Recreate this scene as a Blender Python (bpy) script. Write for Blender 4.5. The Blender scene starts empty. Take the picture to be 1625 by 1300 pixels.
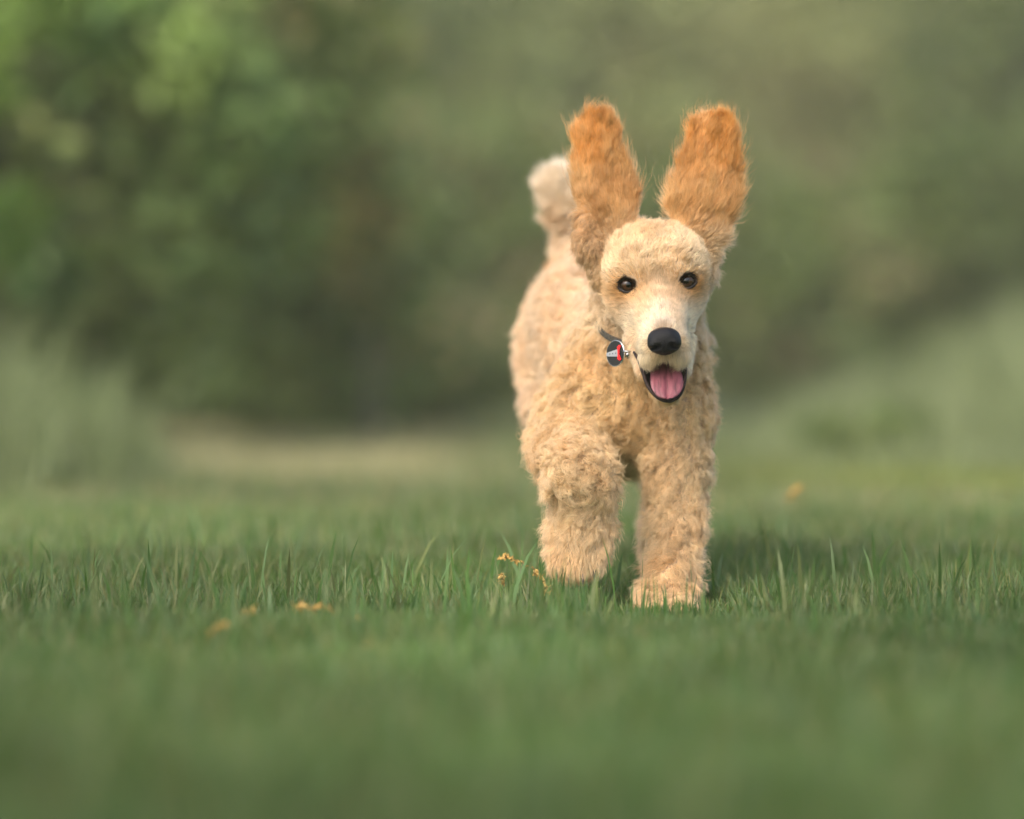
import bpy, math, random
import numpy as np
from mathutils import Vector, Matrix
random.seed(7)
SC = bpy.context.scene
COL = SC.collection

# ------------------------------------------------------------------ camera
CAM_H = 0.289
FPX = 135 / 36 * 1625.0            # focal length in photo pixels
PITCH = math.atan(50 / FPX)
cd = bpy.data.cameras.new('camera')
cam = bpy.data.objects.new('camera', cd)
COL.objects.link(cam)
cam.location = (0, 0, CAM_H)
cam.rotation_euler = (math.pi / 2 - PITCH, 0, 0)
cd.lens = 135
cd.sensor_width = 36
cd.clip_start = 0.05
cd.clip_end = 600
cd.dof.use_dof = True
cd.dof.focus_distance = 4.66
cd.dof.aperture_fstop = 1.8
SC.camera = cam

# ------------------------------------------------------------------ light
SUN_EL, SUN_AZ = math.radians(44), math.radians(215)     # azimuth clockwise from +Y
w = bpy.data.worlds.new('World')
SC.world = w
w.use_nodes = True
nt = w.node_tree
bg = nt.nodes['Background']
sky = nt.nodes.new('ShaderNodeTexSky')
sky.sky_type = 'NISHITA'
sky.sun_disc = False
sky.sun_elevation = SUN_EL
sky.sun_rotation = SUN_AZ
sky.dust_density = 4.0
sky.air_density = 1.0
nt.links.new(sky.outputs[0], bg.inputs[0])
bg.inputs[1].default_value = 0.15
sl = bpy.data.lights.new('sun', 'SUN')
sun = bpy.data.objects.new('sun', sl)
COL.objects.link(sun)
sl.energy = .95
sl.angle = math.radians(50)
sl.color = (1.0, 0.95, 0.86)
sd = Vector((math.sin(SUN_AZ) * math.cos(SUN_EL), math.cos(SUN_AZ) * math.cos(SUN_EL), math.sin(SUN_EL)))
sun.rotation_euler = sd.to_track_quat('Z', 'Y').to_euler()
SC.view_settings.view_transform = 'Standard'
SC.view_settings.look = 'None'
SC.view_settings.gamma = 1
SC.view_settings.exposure = 1.26
SC.render.engine = 'CYCLES'
SC.cycles.max_bounces = 8
SC.cycles.diffuse_bounces = 3
SC.cycles.glossy_bounces = 3
SC.cycles.transmission_bounces = 6
SC.cycles.transparent_max_bounces = 4
SC.cycles.sample_clamp_indirect = 8
SC.cycles.use_denoising = True
SC.cycles_curves.shape = 'RIBBONS'
SC.cycles_curves.subdivisions = 2

# ------------------------------------------------------------------ helpers
def P(u, v, y):
    """world point seen at photo pixel (u, v) at distance y"""
    c, s = math.cos(PITCH), math.sin(PITCH)
    a, b = (u - 812.5) / FPX, -(v - 650) / FPX
    d = np.array([a, c + b * s, -s + b * c])
    return np.array([0, 0, CAM_H]) + d * (y / d[1])

def project(p):
    c, s = math.cos(PITCH), math.sin(PITCH)
    q = p - np.array([0, 0, CAM_H])
    f = q[..., 1] * c - q[..., 2] * s
    up = q[..., 1] * s + q[..., 2] * c
    return 812.5 + q[..., 0] / f * FPX, 650 - up / f * FPX

def nrm(a):
    return a / np.maximum(np.linalg.norm(a, axis=-1, keepdims=True), 1e-9)

def link(name, data, parent=None):
    o = bpy.data.objects.new(name, data)
    COL.objects.link(o)
    if parent is not None:
        o.parent = parent
    return o

def tag(o, label=None, cat=None, group=None, kind=None):
    for k, val in (('label', label), ('category', cat), ('group', group), ('kind', kind)):
        if val:
            o[k] = val
    return o

def mesh(name, V, F, mat, parent=None, col=None, smooth=True, mi=None):
    """V (n,3); F list of index arrays each (m,k); col per face (m_total,3) or per vertex (n,3)"""
    if isinstance(F, np.ndarray):
        F = [F]
    me = bpy.data.meshes.new(name)
    me.vertices.add(len(V))
    me.vertices.foreach_set('co', np.asarray(V, np.float32).ravel())
    loops = np.concatenate([f.ravel() for f in F]).astype(np.int32)
    tot = np.concatenate([np.full(len(f), f.shape[1], np.int32) for f in F])
    st = np.concatenate([[0], np.cumsum(tot)[:-1]]).astype(np.int32)
    me.loops.add(len(loops))
    me.loops.foreach_set('vertex_index', loops)
    me.polygons.add(len(tot))
    me.polygons.foreach_set('loop_start', st)
    me.polygons.foreach_set('loop_total', tot)
    me.polygons.foreach_set('use_smooth', np.full(len(tot), smooth))
    if mi is not None:
        me.polygons.foreach_set('material_index', np.asarray(mi, np.int32))
    me.update(calc_edges=True)
    if col is not None:
        dom = 'POINT' if len(col) == len(V) else 'FACE'
        at = me.attributes.new('col', 'FLOAT_COLOR', dom)
        c4 = np.ones((len(col), 4), np.float32)
        c4[:, :3] = np.clip(col, 0, 1)
        at.data.foreach_set('color', c4.ravel())
    for m in (mat if isinstance(mat, (list, tuple)) else [mat]):
        me.materials.append(m)
    return link(name, me, parent)

def new_mat(name):
    m = bpy.data.materials.new(name)
    m.use_nodes = True
    t = m.node_tree
    return m, t, t.nodes['Principled BSDF']

def N(t, kind, **kw):
    n = t.nodes.new(kind)
    for k, val in kw.items():
        setattr(n, k, val)
    return n

def noise_mix(t, ca, cb, scale, detail=4, rough=.6, coord='Object'):
    tc = N(t, 'ShaderNodeTexCoord')
    nz = N(t, 'ShaderNodeTexNoise')
    nz.inputs['Scale'].default_value = scale
    nz.inputs['Detail'].default_value = detail
    nz.inputs['Roughness'].default_value = rough
    t.links.new(tc.outputs[coord], nz.inputs['Vector'])
    mr = N(t, 'ShaderNodeMapRange')
    mr.inputs['From Min'].default_value = .3
    mr.inputs['From Max'].default_value = .7
    t.links.new(nz.outputs['Fac'], mr.inputs['Value'])
    mx = N(t, 'ShaderNodeMix', data_type='RGBA')
    mx.inputs['A'].default_value = (*ca, 1)
    mx.inputs['B'].default_value = (*cb, 1)
    t.links.new(mr.outputs[0], mx.inputs['Factor'])
    return mx, nz

def plain_mat(name, ca, cb=None, scale=40, rough=.6, bump=0, bscale=None, spec=.5):
    m, t, b = new_mat(name)
    b.inputs['Roughness'].default_value = rough
    b.inputs['Specular IOR Level'].default_value = spec
    mx, nz = noise_mix(t, ca, cb or ca, scale)
    t.links.new(mx.outputs['Result'], b.inputs['Base Color'])
    if bump:
        n2 = N(t, 'ShaderNodeTexNoise')
        n2.inputs['Scale'].default_value = bscale or scale * 4
        tc = N(t, 'ShaderNodeTexCoord')
        t.links.new(tc.outputs['Object'], n2.inputs['Vector'])
        bp = N(t, 'ShaderNodeBump')
        bp.inputs['Strength'].default_value = bump
        bp.inputs['Distance'].default_value = .002
        t.links.new(n2.outputs['Fac'], bp.inputs['Height'])
        t.links.new(bp.outputs[0], b.inputs['Normal'])
    return m

def leaf_mat(name, trans=.35, rough=.5, spec=.3):
    """foliage whose own colour comes leaf by leaf from the colour attribute"""
    m, t, b = new_mat(name)
    at = N(t, 'ShaderNodeAttribute', attribute_name='col')
    b.inputs['Roughness'].default_value = rough
    b.inputs['Specular IOR Level'].default_value = spec
    t.links.new(at.outputs['Color'], b.inputs['Base Color'])
    tr = N(t, 'ShaderNodeBsdfTranslucent')
    hs = N(t, 'ShaderNodeHueSaturation')
    hs.inputs['Saturation'].default_value = 1.15
    hs.inputs['Value'].default_value = 1.3
    t.links.new(at.outputs['Color'], hs.inputs['Color'])
    t.links.new(hs.outputs[0], tr.inputs['Color'])
    mx = N(t, 'ShaderNodeMixShader')
    mx.inputs[0].default_value = trans
    t.links.new(b.outputs[0], mx.inputs[1])
    t.links.new(tr.outputs[0], mx.inputs[2])
    t.links.new(mx.outputs[0], t.nodes['Material Output'].inputs['Surface'])
    return m

def hash01(ix, iy, iz, seed):
    h = (ix.astype(np.int64) * 73856093) ^ (iy.astype(np.int64) * 19349663) ^ (iz.astype(np.int64) * 83492791) ^ (seed * 2654435761 & 0x7fffffff)
    h = h & 0x7fffffff
    h = (h ^ (h >> 13)) * 1274126177 & 0x7fffffff
    h = (h ^ (h >> 16)) * 668265263 & 0x7fffffff
    h = h ^ (h >> 15)
    return (h & 0xffffff) / float(0x1000000)

def vnoise(p, scale, seed=0):
    """smooth value noise in 0..1"""
    q = p * scale
    i = np.floor(q).astype(np.int64)
    f = q - i
    f = f * f * (3 - 2 * f)
    r = 0
    for dx in (0, 1):
        for dy in (0, 1):
            for dz in (0, 1):
                wgt = (f[:, 0] if dx else 1 - f[:, 0]) * (f[:, 1] if dy else 1 - f[:, 1]) * (f[:, 2] if dz else 1 - f[:, 2])
                r = r + wgt * hash01(i[:, 0] + dx, i[:, 1] + dy, i[:, 2] + dz, seed)
    return r

def vnoise3(p, scale, seed=0):
    return np.stack([vnoise(p, scale, seed + k * 17) for k in range(3)], 1) * 2 - 1

def voronoi(p, cell, seed=0):
    """nearest jittered cell centre and three random numbers of that cell"""
    i0 = np.floor(p / cell).astype(np.int64)
    best = np.full(len(p), 1e9)
    cen = np.zeros_like(p)
    cid = np.zeros((len(p), 3), np.int64)
    for dx in (-1, 0, 1):
        for dy in (-1, 0, 1):
            for dz in (-1, 0, 1):
                c = i0 + np.array([dx, dy, dz])
                j = np.stack([hash01(c[:, 0], c[:, 1], c[:, 2], seed + k) for k in (1, 2, 3)], 1)
                q = (c + j) * cell
                d = ((q - p) ** 2).sum(1)
                m = d < best
                best[m] = d[m]
                cen[m] = q[m]
                cid[m] = c[m]
    rnd = np.stack([hash01(cid[:, 0], cid[:, 1], cid[:, 2], seed + k) for k in (11, 12, 13, 14, 15)], 1)
    return cen, rnd

RNG = np.random.default_rng(3)

# ------------------------------------------------------------------ ground
def ground_mesh():
    xs = np.concatenate([np.linspace(-260, -12, 14), np.linspace(-10, 10, 41), np.linspace(12, 260, 14)])
    ys = np.concatenate([np.linspace(-40, 0, 6), np.linspace(1, 24, 47), np.linspace(26, 60, 12), np.linspace(66, 420, 16)])
    X, Y = np.meshgrid(xs, ys, indexing='ij')
    Z = np.zeros_like(X)
    V = np.stack([X, Y, Z], -1).reshape(-1, 3)
    n = len(ys)
    F = np.array([(i * n + j, (i + 1) * n + j, (i + 1) * n + j + 1, i * n + j + 1) for i in range(len(xs) - 1) for j in range(n - 1)])
    return V, F
V, F = ground_mesh()
m_soil, t, b = new_mat('lawn_soil')
mx, nz = noise_mix(t, (.05, .08, .025), (.08, .11, .04), 9, 6, .7)
t.links.new(mx.outputs['Result'], b.inputs['Base Color'])
b.inputs['Roughness'].default_value = .95
tag(mesh('ground', V, F, m_soil), kind='structure')

def hill():
    xs = np.linspace(-160, 160, 65)
    ys = np.linspace(0, 60, 14)
    X, Y = np.meshgrid(xs, ys, indexing='ij')
    base = np.stack([X.ravel(), Y.ravel(), 0 * X.ravel()], 1)
    Z = (vnoise(base, .05, 5) * 8 + vnoise(base, .25, 6) * 2.5).reshape(X.shape) + 14
    Z = Z * (1 - np.cos(np.clip(Y / 45, 0, 1) * math.pi)) / 2 - .3
    V = np.stack([X, Y + 60, Z], -1).reshape(-1, 3)
    n = len(ys)
    F = np.array([(i * n + j, (i + 1) * n + j, (i + 1) * n + j + 1, i * n + j + 1) for i in range(len(xs) - 1) for j in range(n - 1)])
    return V, F
V, F = hill()
tag(mesh('hill', V, F, plain_mat('hill_woods', (.11, .13, .055), (.16, .17, .075), .35, .9)), kind='structure')

# ------------------------------------------------------------------ foliage
M_LEAF = leaf_mat('leaf', .35, .5, .25)
M_GRASS = leaf_mat('grass_blade', .38, .42, .32)
M_BARK = plain_mat('bark', (.05, .045, .03), (.09, .08, .05), 18, .9, .6, 60)

def leaves(cen, size, col, jit=.12, nup=.5):
    n = len(cen)
    nr = RNG.normal(0, 1, (n, 3))
    nr[:, 2] += nup
    nr = nrm(nr)
    a = nrm(np.cross(nr, RNG.normal(0, 1, (n, 3))))
    b_ = np.cross(nr, a)
    s = (size * RNG.uniform(.6, 1.3, n))[:, None]
    V = np.stack([cen - a * s, cen - b_ * s * .42 + nr * s * .12, cen + a * s, cen + b_ * s * .42 + nr * s * .12], 1).reshape(-1, 3)
    F = np.arange(n * 4).reshape(n, 4)
    c = col * (1 + RNG.normal(0, jit, (n, 1))) + RNG.normal(0, .006, (n, 3))
    return V, F, c

def crown_points(c, r, ncl, per, spread, pal, seed_cols=None, lump=.85):
    """leaf centres gathered in clumps spread over an uneven ellipsoid"""
    d = nrm(RNG.normal(0, 1, (ncl, 3)))
    rad = RNG.uniform(.35, 1.0, (ncl, 1)) ** .5
    K = np.array(c) + d * rad * np.array(r) * (1 - .22 * RNG.random((ncl, 1)))
    K = K[K[:, 2] > .05]
    ncl = len(K)
    pal = np.array(pal, float)
    kc = pal[RNG.integers(0, len(pal), ncl)] * RNG.uniform(.8, 1.25, (ncl, 1))
    idx = np.repeat(np.arange(ncl), per)
    sp = spread * RNG.uniform(.6, 1.4, (ncl, 1))
    pts = K[idx] + RNG.normal(0, 1, (len(idx), 3)) * sp[idx] * np.array([1, 1, .75]) * .6
    m = pts[:, 2] > .02
    return K, pts[m], kc[idx][m]

def tube0(pts, rad, ns=7):
    pts = np.array(pts, float)
    n = len(pts)
    tg = nrm(np.gradient(pts, axis=0))
    a = nrm(np.cross(tg, np.array([.3, .9, .1])))
    bb = np.cross(tg, a)
    th = np.linspace(0, 2 * math.pi, ns, endpoint=False)
    V = np.concatenate([pts[i] + rad[i] * (np.cos(th)[:, None] * a[i] + np.sin(th)[:, None] * bb[i]) for i in range(n)])
    F = np.array([(i * ns + j, i * ns + (j + 1) % ns, (i + 1) * ns + (j + 1) % ns, (i + 1) * ns + j) for i in range(n - 1) for j in range(ns)])
    return V, F

def plant(name, label, cat, group, c, r, ncl, per, leaf, spread, pal, trunk_r=.05, sprays=()):
    """tree or shrub standing at (x, y): a trunk with limbs, and a crown"""
    base = np.array([c[0], c[1], 0])
    root = tag(link(name, None), label, cat, group)
    root.location = base
    bpy.context.view_layer.update()
    K, pts, kc = crown_points(c, r, ncl, per, spread, pal)
    Vl, Cl = [pts], [kc]
    for (sc_, sr, scol, sn) in sprays:
        Vl.append(np.array(sc_) + RNG.normal(0, .5, (sn, 3)) * sr)
        Cl.append(np.tile(np.array(scol, float), (sn, 1)))
    pts, kc = np.concatenate(Vl), np.concatenate(Cl)
    V, F, col = leaves(pts, leaf, kc)
    o = mesh('crown', V - base, F, M_LEAF, root, col=col, smooth=False)
    parts, off = [], 0
    top = np.array([c[0], c[1], c[2] + r[2] * .5])
    s = np.linspace(0, 1, 8)[:, None]
    wob = np.concatenate([np.zeros((1, 3)), RNG.normal(0, .03 * r[2], (7, 3)) * [1, 1, 0]])
    trunk = base + (top - base) * s + wob
    tv, tf = tube0(trunk, trunk_r * (1.15 - .95 * s[:, 0]))
    VV, FF = [tv], [tf]
    off = len(tv)
    for k in K[RNG.permutation(len(K))[:14]]:
        i = RNG.integers(1, 6)
        a = trunk[i]
        mid = (a + k) / 2 + np.array([0, 0, -.06 * r[2]])
        bv, bf = tube0(np.array([a, (a + mid) / 2, mid, k]), trunk_r * np.array([.45, .38, .28, .08]), 5)
        VV.append(bv)
        FF.append(bf + off)
        off += len(bv)
    mesh('trunk', np.concatenate(VV) - base, np.concatenate(FF), M_BARK, root)
    return root

def gx(u, Y):
    return (u - 812.5) / 6094 * Y
def gz(v, Y):
    return CAM_H - (v - 600) / 6094 * Y

G_DK = [(.075, .105, .030), (.09, .12, .038), (.10, .13, .042)]
G_MID = [(.15, .195, .060), (.18, .22, .072), (.135, .18, .060)]
G_LT = [(.19, .25, .09), (.16, .22, .08)]
G_OL = [(.215, .25, .095), (.25, .27, .105), (.235, .235, .10)]
BRN = [(.24, .20, .105), (.26, .215, .105), (.20, .19, .10)]

# big shrub on the left; its lit blobs are painted as paler leaf clumps
Y = 13.0
plant('broadleaf_shrub', 'tall leafy green shrub at the left edge with lit patches painted as bright yellow-green sprays', 'shrub', None,
      (gx(90, Y), Y + .3, 1.45), (1.12, .8, 1.5), 120, 75, .060, .26, G_DK + G_MID * 3 + G_LT[1:], .06,
      sprays=[((gx(320, Y), Y - .6, gz(105, Y)), .18, (.25, .34, .10), 240), ((gx(110, Y), Y - .7, gz(20, Y)), .17, (.18, .28, .06), 170),
              ((gx(5, Y), Y - .7, gz(135, Y)), .15, (.20, .30, .06), 130), ((gx(210, Y), Y - .6, gz(60, Y)), .18, (.13, .22, .06), 150),
              ((gx(380, Y), Y - .4, gz(200, Y)), .24, (.17, .25, .08), 360), ((gx(60, Y), Y - .7, gz(370, Y)), .13, (.09, .16, .035), 110),
              ((gx(120, Y), Y - .7, gz(440, Y)), .12, (.09, .15, .05), 100), ((gx(330, Y), Y - .3, gz(340, Y)), .30, (.13, .19, .06), 420)])
Y = 15.5
plant('broadleaf_shrub', 'pale green shrub just right of the big left shrub, lighter than its neighbours', 'shrub', None,
      (gx(470, Y), Y + .4, .80), (.42, .45, .85), 60, 70, .065, .24, G_MID + G_LT, .045,
      sprays=[((gx(500, Y), Y - .4, gz(320, Y)), .24, (.32, .38, .15), 520), ((gx(420, Y), Y - .3, gz(260, Y)), .20, (.19, .26, .09), 300)])  # brightest spray paints a lit blob into the leaf colour
# dark low shrubs at the far edge of the lawn
Y = 18.3
sh = 'shrubs along the far edge of the lawn'
for u, hw, top, pal, lab in ((270, .55, 430, G_DK, 'dark low shrub at the far lawn edge beside the left grass clump'),
                             (450, .62, 440, G_DK + G_MID[:1], 'wide dark olive shrub in the middle of the far lawn edge, left of the dog'),
                             (660, .60, 470, G_DK + BRN[:1], 'brownish dark shrub at the far lawn edge close behind the dog')):
    h = gz(top, Y)
    plant('low_shrub', lab, 'shrub', sh, (gx(u, Y), Y + .3, h * .52), (hw, .5, h * .52), 42, 80, .055, .20, pal, .03)
Y = 14.9
plant('autumn_shrub', 'slim shrub with orange-brown leaves just right of the pale green shrub', 'shrub', None,
      (gx(588, Y), Y, gz(310, Y) - .1), (.07, .12, .36), 20, 34, .05, .09, [(.30, .24, .09), (.20, .20, .075), (.15, .19, .065)], .03)
Y = 23
plant('autumn_shrub', 'tall thin shrub with ochre leaves in the upper left middle', 'shrub', None,
      (gx(535, Y), Y + 1, gz(130, Y)), (.34, .4, .75), 26, 70, .06, .2, [(.40, .30, .11), (.34, .28, .11), (.28, .27, .11)], .04)
Y = 24.5
for u, z, r, pal, lab in ((700, 1.0, (1.15, .8, 1.0), BRN[:1] + G_DK + G_MID, 'dark brown-green bush behind the dog and the low shrubs'),
                          (980, 1.1, (1.2, .8, 1.15), G_MID + G_OL, 'mid green bush straight behind the dog'),
                          (1290, .85, (1.35, .8, .88), G_OL + G_MID + BRN[:1], 'olive bush to the right of the dog'),
                          (1590, 1.0, (1.0, .8, 1.0), G_DK + G_MID, 'dark green bush at the right edge')):
    plant('wild_bush', lab, 'bush', 'bushes in the rough behind the lawn', (gx(u, Y), Y + .3, z), r, 75, 80, .08, .28, pal, .05)
for i, (u, Y, hw, pal, lab) in enumerate(((-420, 30, 2.2, G_MID, 'green tree beyond the big shrub, outside left'), (120, 33, 2.0, G_MID + G_DK, 'green tree behind the big left shrub'),
                             (560, 36, 2.0, G_OL + G_MID, 'olive tree behind the ochre shrub'), (860, 38, 2.1, G_OL, 'pale olive tree above the dog\'s tail'),
                             (1180, 39, 2.1, G_OL + G_LT[1:], 'pale green tree behind the dog\'s right-hand ear'), (1450, 37, 2.0, G_OL, 'olive tree at the upper right'),
                             (1780, 35, 2.2, G_MID + G_DK, 'darker green tree at the right edge'), (2300, 36, 2.4, G_MID, 'green tree standing outside right'))):
    plant('woodland_tree', lab, 'tree', 'trees of the wood behind', (gx(u, Y), Y, 2.6), (hw, 1.6, 2.6), 130, 60, .13, .55, pal, .14)
BACK = ('farthest left, outside the frame', 'left of the frame beside the outermost', 'just outside the left edge', 'behind the big left shrub', 'in the middle of the wood', 'seen between the ears and the right edge', 'just outside the right edge', 'right of the frame beside the outermost', 'farthest right, outside the frame')
for i, x in enumerate(np.linspace(-17, 17, 9)):
    plant('woodland_tree', 'olive tree of the back row, ' + BACK[i], 'tree', 'back row of the wood', (x + RNG.normal(0, .4), 47 + RNG.normal(0, 1), 4.3), (3.0, 2, 4.3), 110, 55, .22, .9, G_OL, .2)

# ------------------------------------------------------------------ air
def haze():
    x0, x1, y0, y1, z0, z1 = -275, 275, -45, 430, -1.3, 24
    V = np.array([(x, y, z) for x in (x0, x1) for y in (y0, y1) for z in (z0, z1)], float)
    F = np.array([(0, 1, 3, 2), (4, 6, 7, 5), (0, 4, 5, 1), (2, 3, 7, 6), (0, 2, 6, 4), (1, 5, 7, 3)])
    m = bpy.data.materials.new('haze')
    m.use_nodes = True
    t = m.node_tree
    t.nodes.remove(t.nodes['Principled BSDF'])
    v = N(t, 'ShaderNodeVolumePrincipled')
    v.inputs['Color'].default_value = (.93, .94, .66, 1)
    v.inputs['Density'].default_value = .0030
    t.links.new(v.outputs[0], t.nodes['Material Output'].inputs['Volume'])
    tag(mesh('haze', V, F, m, smooth=False), kind='stuff')
haze()

# ------------------------------------------------------------------ grass
def blades(xy, h, wd, lean, col, bend=.5, z0=None):
    n = len(xy)
    az = RNG.uniform(0, 2 * math.pi, n)
    fx, fy = np.cos(az), np.sin(az)                     # width direction
    la = RNG.uniform(0, 2 * math.pi, n)
    ld = np.stack([np.cos(la), np.sin(la), np.zeros(n)], 1) * (lean * h)[:, None]
    base = np.concatenate([xy, np.zeros((n, 1)) if z0 is None else z0[:, None]], 1)
    wv = np.stack([fx, fy, np.zeros(n)], 1) * (wd / 2)[:, None]
    lv = []
    for f, wf in ((0, .8), (.4, 1), (.75, .72)):
        c = base + ld * f ** 1.8 + np.array([0, 0, 1.]) * (h * f)[:, None]
        lv += [c - wv * wf, c + wv * wf]
    lv.append(base + ld + np.array([0, 0, 1.]) * (h * (1 - .12 * lean))[:, None])
    V = np.stack(lv, 1).reshape(-1, 3)
    o = np.arange(n)[:, None] * 7
    Q = np.concatenate([o + np.array([0, 1, 3, 2]), o + np.array([2, 3, 5, 4])])
    T = o + np.array([4, 5, 6])
    return V, Q, T, np.repeat(col, 7, 0)

def scatter(y0, y1, dens, extra=.35):
    """random ground points over the strip the view can reach, and a step to each side"""
    hw1 = y1 * .1334 + extra
    n = int(dens * 2 * hw1 * (y1 - y0))
    p = np.stack([RNG.uniform(-hw1, hw1, n), RNG.uniform(y0, y1, n)], 1)
    return p[np.abs(p[:, 0]) < p[:, 1] * .1334 + extra]

GA = np.array([(.080, .145, .036), (.100, .160, .050), (.068, .125, .028), (.130, .185, .078), (.17, .18, .065)])
def grass_cols(xy):
    n = len(xy)
    p3 = np.concatenate([xy, np.zeros((n, 1))], 1)
    a = vnoise(p3, 2.2, 3)[:, None]
    b2 = vnoise(p3, 9, 4)[:, None]
    c = GA[RNG.integers(0, len(GA), n)]
    c = c * (.55 + .60 * a + .35 * b2) * (1 + (vnoise(p3, 3.6, 57)[:, None] - .5) * [.18, .06, .1])
    return c * (1 + RNG.normal(0, .10, (n, 1)))

VS, QS, TS, CS = [], [], [], []
off = 0
def add_blades(*a, **k):
    global off
    V, Q, T, C_ = blades(*a, **k)
    VS.append(V); QS.append(Q + off); TS.append(T + off); CS.append(C_)
    off += len(V)
def hfield(xy):
    p3 = np.concatenate([xy, np.zeros((len(xy), 1))], 1)
    return .55 + .65 * vnoise(p3, 3.0, 31) + .35 * vnoise(p3, 13, 32)
def thin_far(xy):
    return xy
DRY = lambda xy: RNG.random(len(xy)) < np.clip((xy[:, 1] - 7.8 - 1.5 * vnoise(np.concatenate([xy, 0 * xy[:, :1]], 1), 1.3, 8)) / 2, 0, 1) * np.clip((.35 - xy[:, 0]) / .6, 0, 1) * np.clip((xy[:, 0] - gx(90, xy[:, 1])) / .35, 0, 1)
for (y0, y1, dens, hm, wm, ex) in ((1.5, 2.6, 9000, .050, .0030, .3), (2.6, 3.6, 14000, .032, .0025, .35), (3.6, 4.5, 30000, .029, .0018, .4), (4.5, 5.4, 27000, .040, .0018, .45),
                                   (5.4, 7.5, 11000, .042, .0032, .7), (7.5, 11, 4200, .055, .0055, 1.2), (11, 19, 1700, .07, .010, 2.5)):
    xy = scatter(y0, y1, dens, ex)
    hf = hfield(xy)
    h = hm * hf * RNG.uniform(.55, 1.35, len(xy))
    h = h * np.where((np.abs(xy[:, 0] - .19) < .075) & (np.abs(xy[:, 1] - 4.5) < .24), .55, 1)     # pressed down by the paw
    wd = wm * RNG.uniform(.55, 1.25, len(xy))
    c = grass_cols(xy)
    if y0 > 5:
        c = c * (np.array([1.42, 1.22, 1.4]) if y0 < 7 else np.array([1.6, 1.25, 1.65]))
    if y1 > 8:
        yel = np.exp(-((xy[:, 0] - gx(1520, 9.2)) / .5) ** 2 - ((xy[:, 1] - 9.6) / 1.1) ** 2)[:, None]
        c = c * (1 - .85 * yel) + np.array([.27, .30, .06]) * .85 * yel
    if y1 > 8:
        d = DRY(xy)
        keep = ~d | (RNG.random(len(xy)) < .6)
        h[d] *= .7
        c[d] = np.array([.37, .34, .175]) * RNG.uniform(.8, 1.15, (int(d.sum()), 1))
        xy, h, wd, c = xy[keep], h[keep], wd[keep], c[keep]
    add_blades(xy, h, wd, RNG.uniform(.05, .6, len(xy)), c)
# sparser lawn to both sides
xy = np.stack([RNG.uniform(-7, 7, 150000), RNG.uniform(1, 16, 150000)], 1)
xy = xy[np.abs(xy[:, 0]) > xy[:, 1] * .1334 + .4]
add_blades(xy, .055 * RNG.uniform(.6, 1.3, len(xy)), .009 * RNG.uniform(.6, 1.2, len(xy)), RNG.uniform(.2, .9, len(xy)), grass_cols(xy))
# taller single blades and thin seed stalks
xy = scatter(3.7, 6.4, 420, .4)
xy = xy[(np.abs(xy[:, 0] - .19) > .09) | (xy[:, 1] > 4.75)]
add_blades(xy, .045 + .06 * RNG.random(len(xy)) ** 2, RNG.uniform(.0025, .0055, len(xy)), RNG.uniform(.05, .45, len(xy)), grass_cols(xy) * [.85, .95, .9])
xy = scatter(4.0, 5.8, 600, .4)
xy = xy[(np.abs(xy[:, 0] - .19) > .07) | (xy[:, 1] > 4.75)]
add_blades(xy, RNG.uniform(.035, .085, len(xy)), RNG.uniform(.0008, .0014, len(xy)), RNG.uniform(.05, .5, len(xy)), np.array([.22, .24, .11]) * RNG.uniform(.5, 1.2, (len(xy), 1)))
# single tall blades the photo shows clearly: (photo column, row of the tip, distance)
SPEC = [(1000 + 5.2 * k + 9 * math.sin(k * 2.3), 930 + 22 * math.sin(k * 1.7) + 8 * math.sin(k * 5.1), 4.50 + .08 * math.sin(k * 3.1), .0026) for k in range(25)] + [(998 + 3.3 * k, 948 + 16 * math.sin(k * 2.9), 4.53 + .06 * math.sin(k * 1.9), .0022) for k in range(38)] + [
        (870 + 6.5 * k, 912 + 14 * math.sin(k * 2.1), 4.5 + .05 * math.sin(k * 1.3), .0028) for k in range(14)] + [(330, 805, 5.6, .006), (913, 853, 4.55, .0052), (862, 872, 4.50, .0032), (1237, 805, 5.5, .006), (1262, 808, 5.5, .005), (1375, 815, 5.5, .007),
        (1494, 805, 5.15, .006), (1252, 855, 4.75, .0045), (1550, 845, 4.85, .0040), (1533, 848, 4.85, .0040), (545, 832, 4.95, .002), (682, 827, 4.95, .002),
        (730, 825, 5.0, .002), (265, 838, 5.3, .004), (828, 835, 4.9, .002), (286, 862, 4.8, .002), (1018, 866, 4.6, .003), (1100, 882, 4.5, .003),
        (1350, 886, 4.6, .002), (978, 850, 4.6, .002), (40, 890, 4.6, .004), (1619, 860, 4.8, .006), (420, 898, 4.6, .003), (465, 888, 4.6, .002)]
xy = np.array([(gx(u, Y), Y) for u, v, Y, wd_ in SPEC])
hh = np.array([gz(v, Y) for u, v, Y, wd_ in SPEC])
add_blades(xy, hh, np.array([s_[3] for s_ in SPEC]), RNG.uniform(.02, .18, len(xy)), grass_cols(xy) * [.8, .95, .8])
V = np.concatenate(VS)
tag(mesh('lawn_grass', V, [np.concatenate(QS), np.concatenate(TS)], M_GRASS, col=np.concatenate(CS)),
    'short green lawn grass with paler tips and a straw coloured strip at its far edge', 'grass', kind='stuff')

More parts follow.
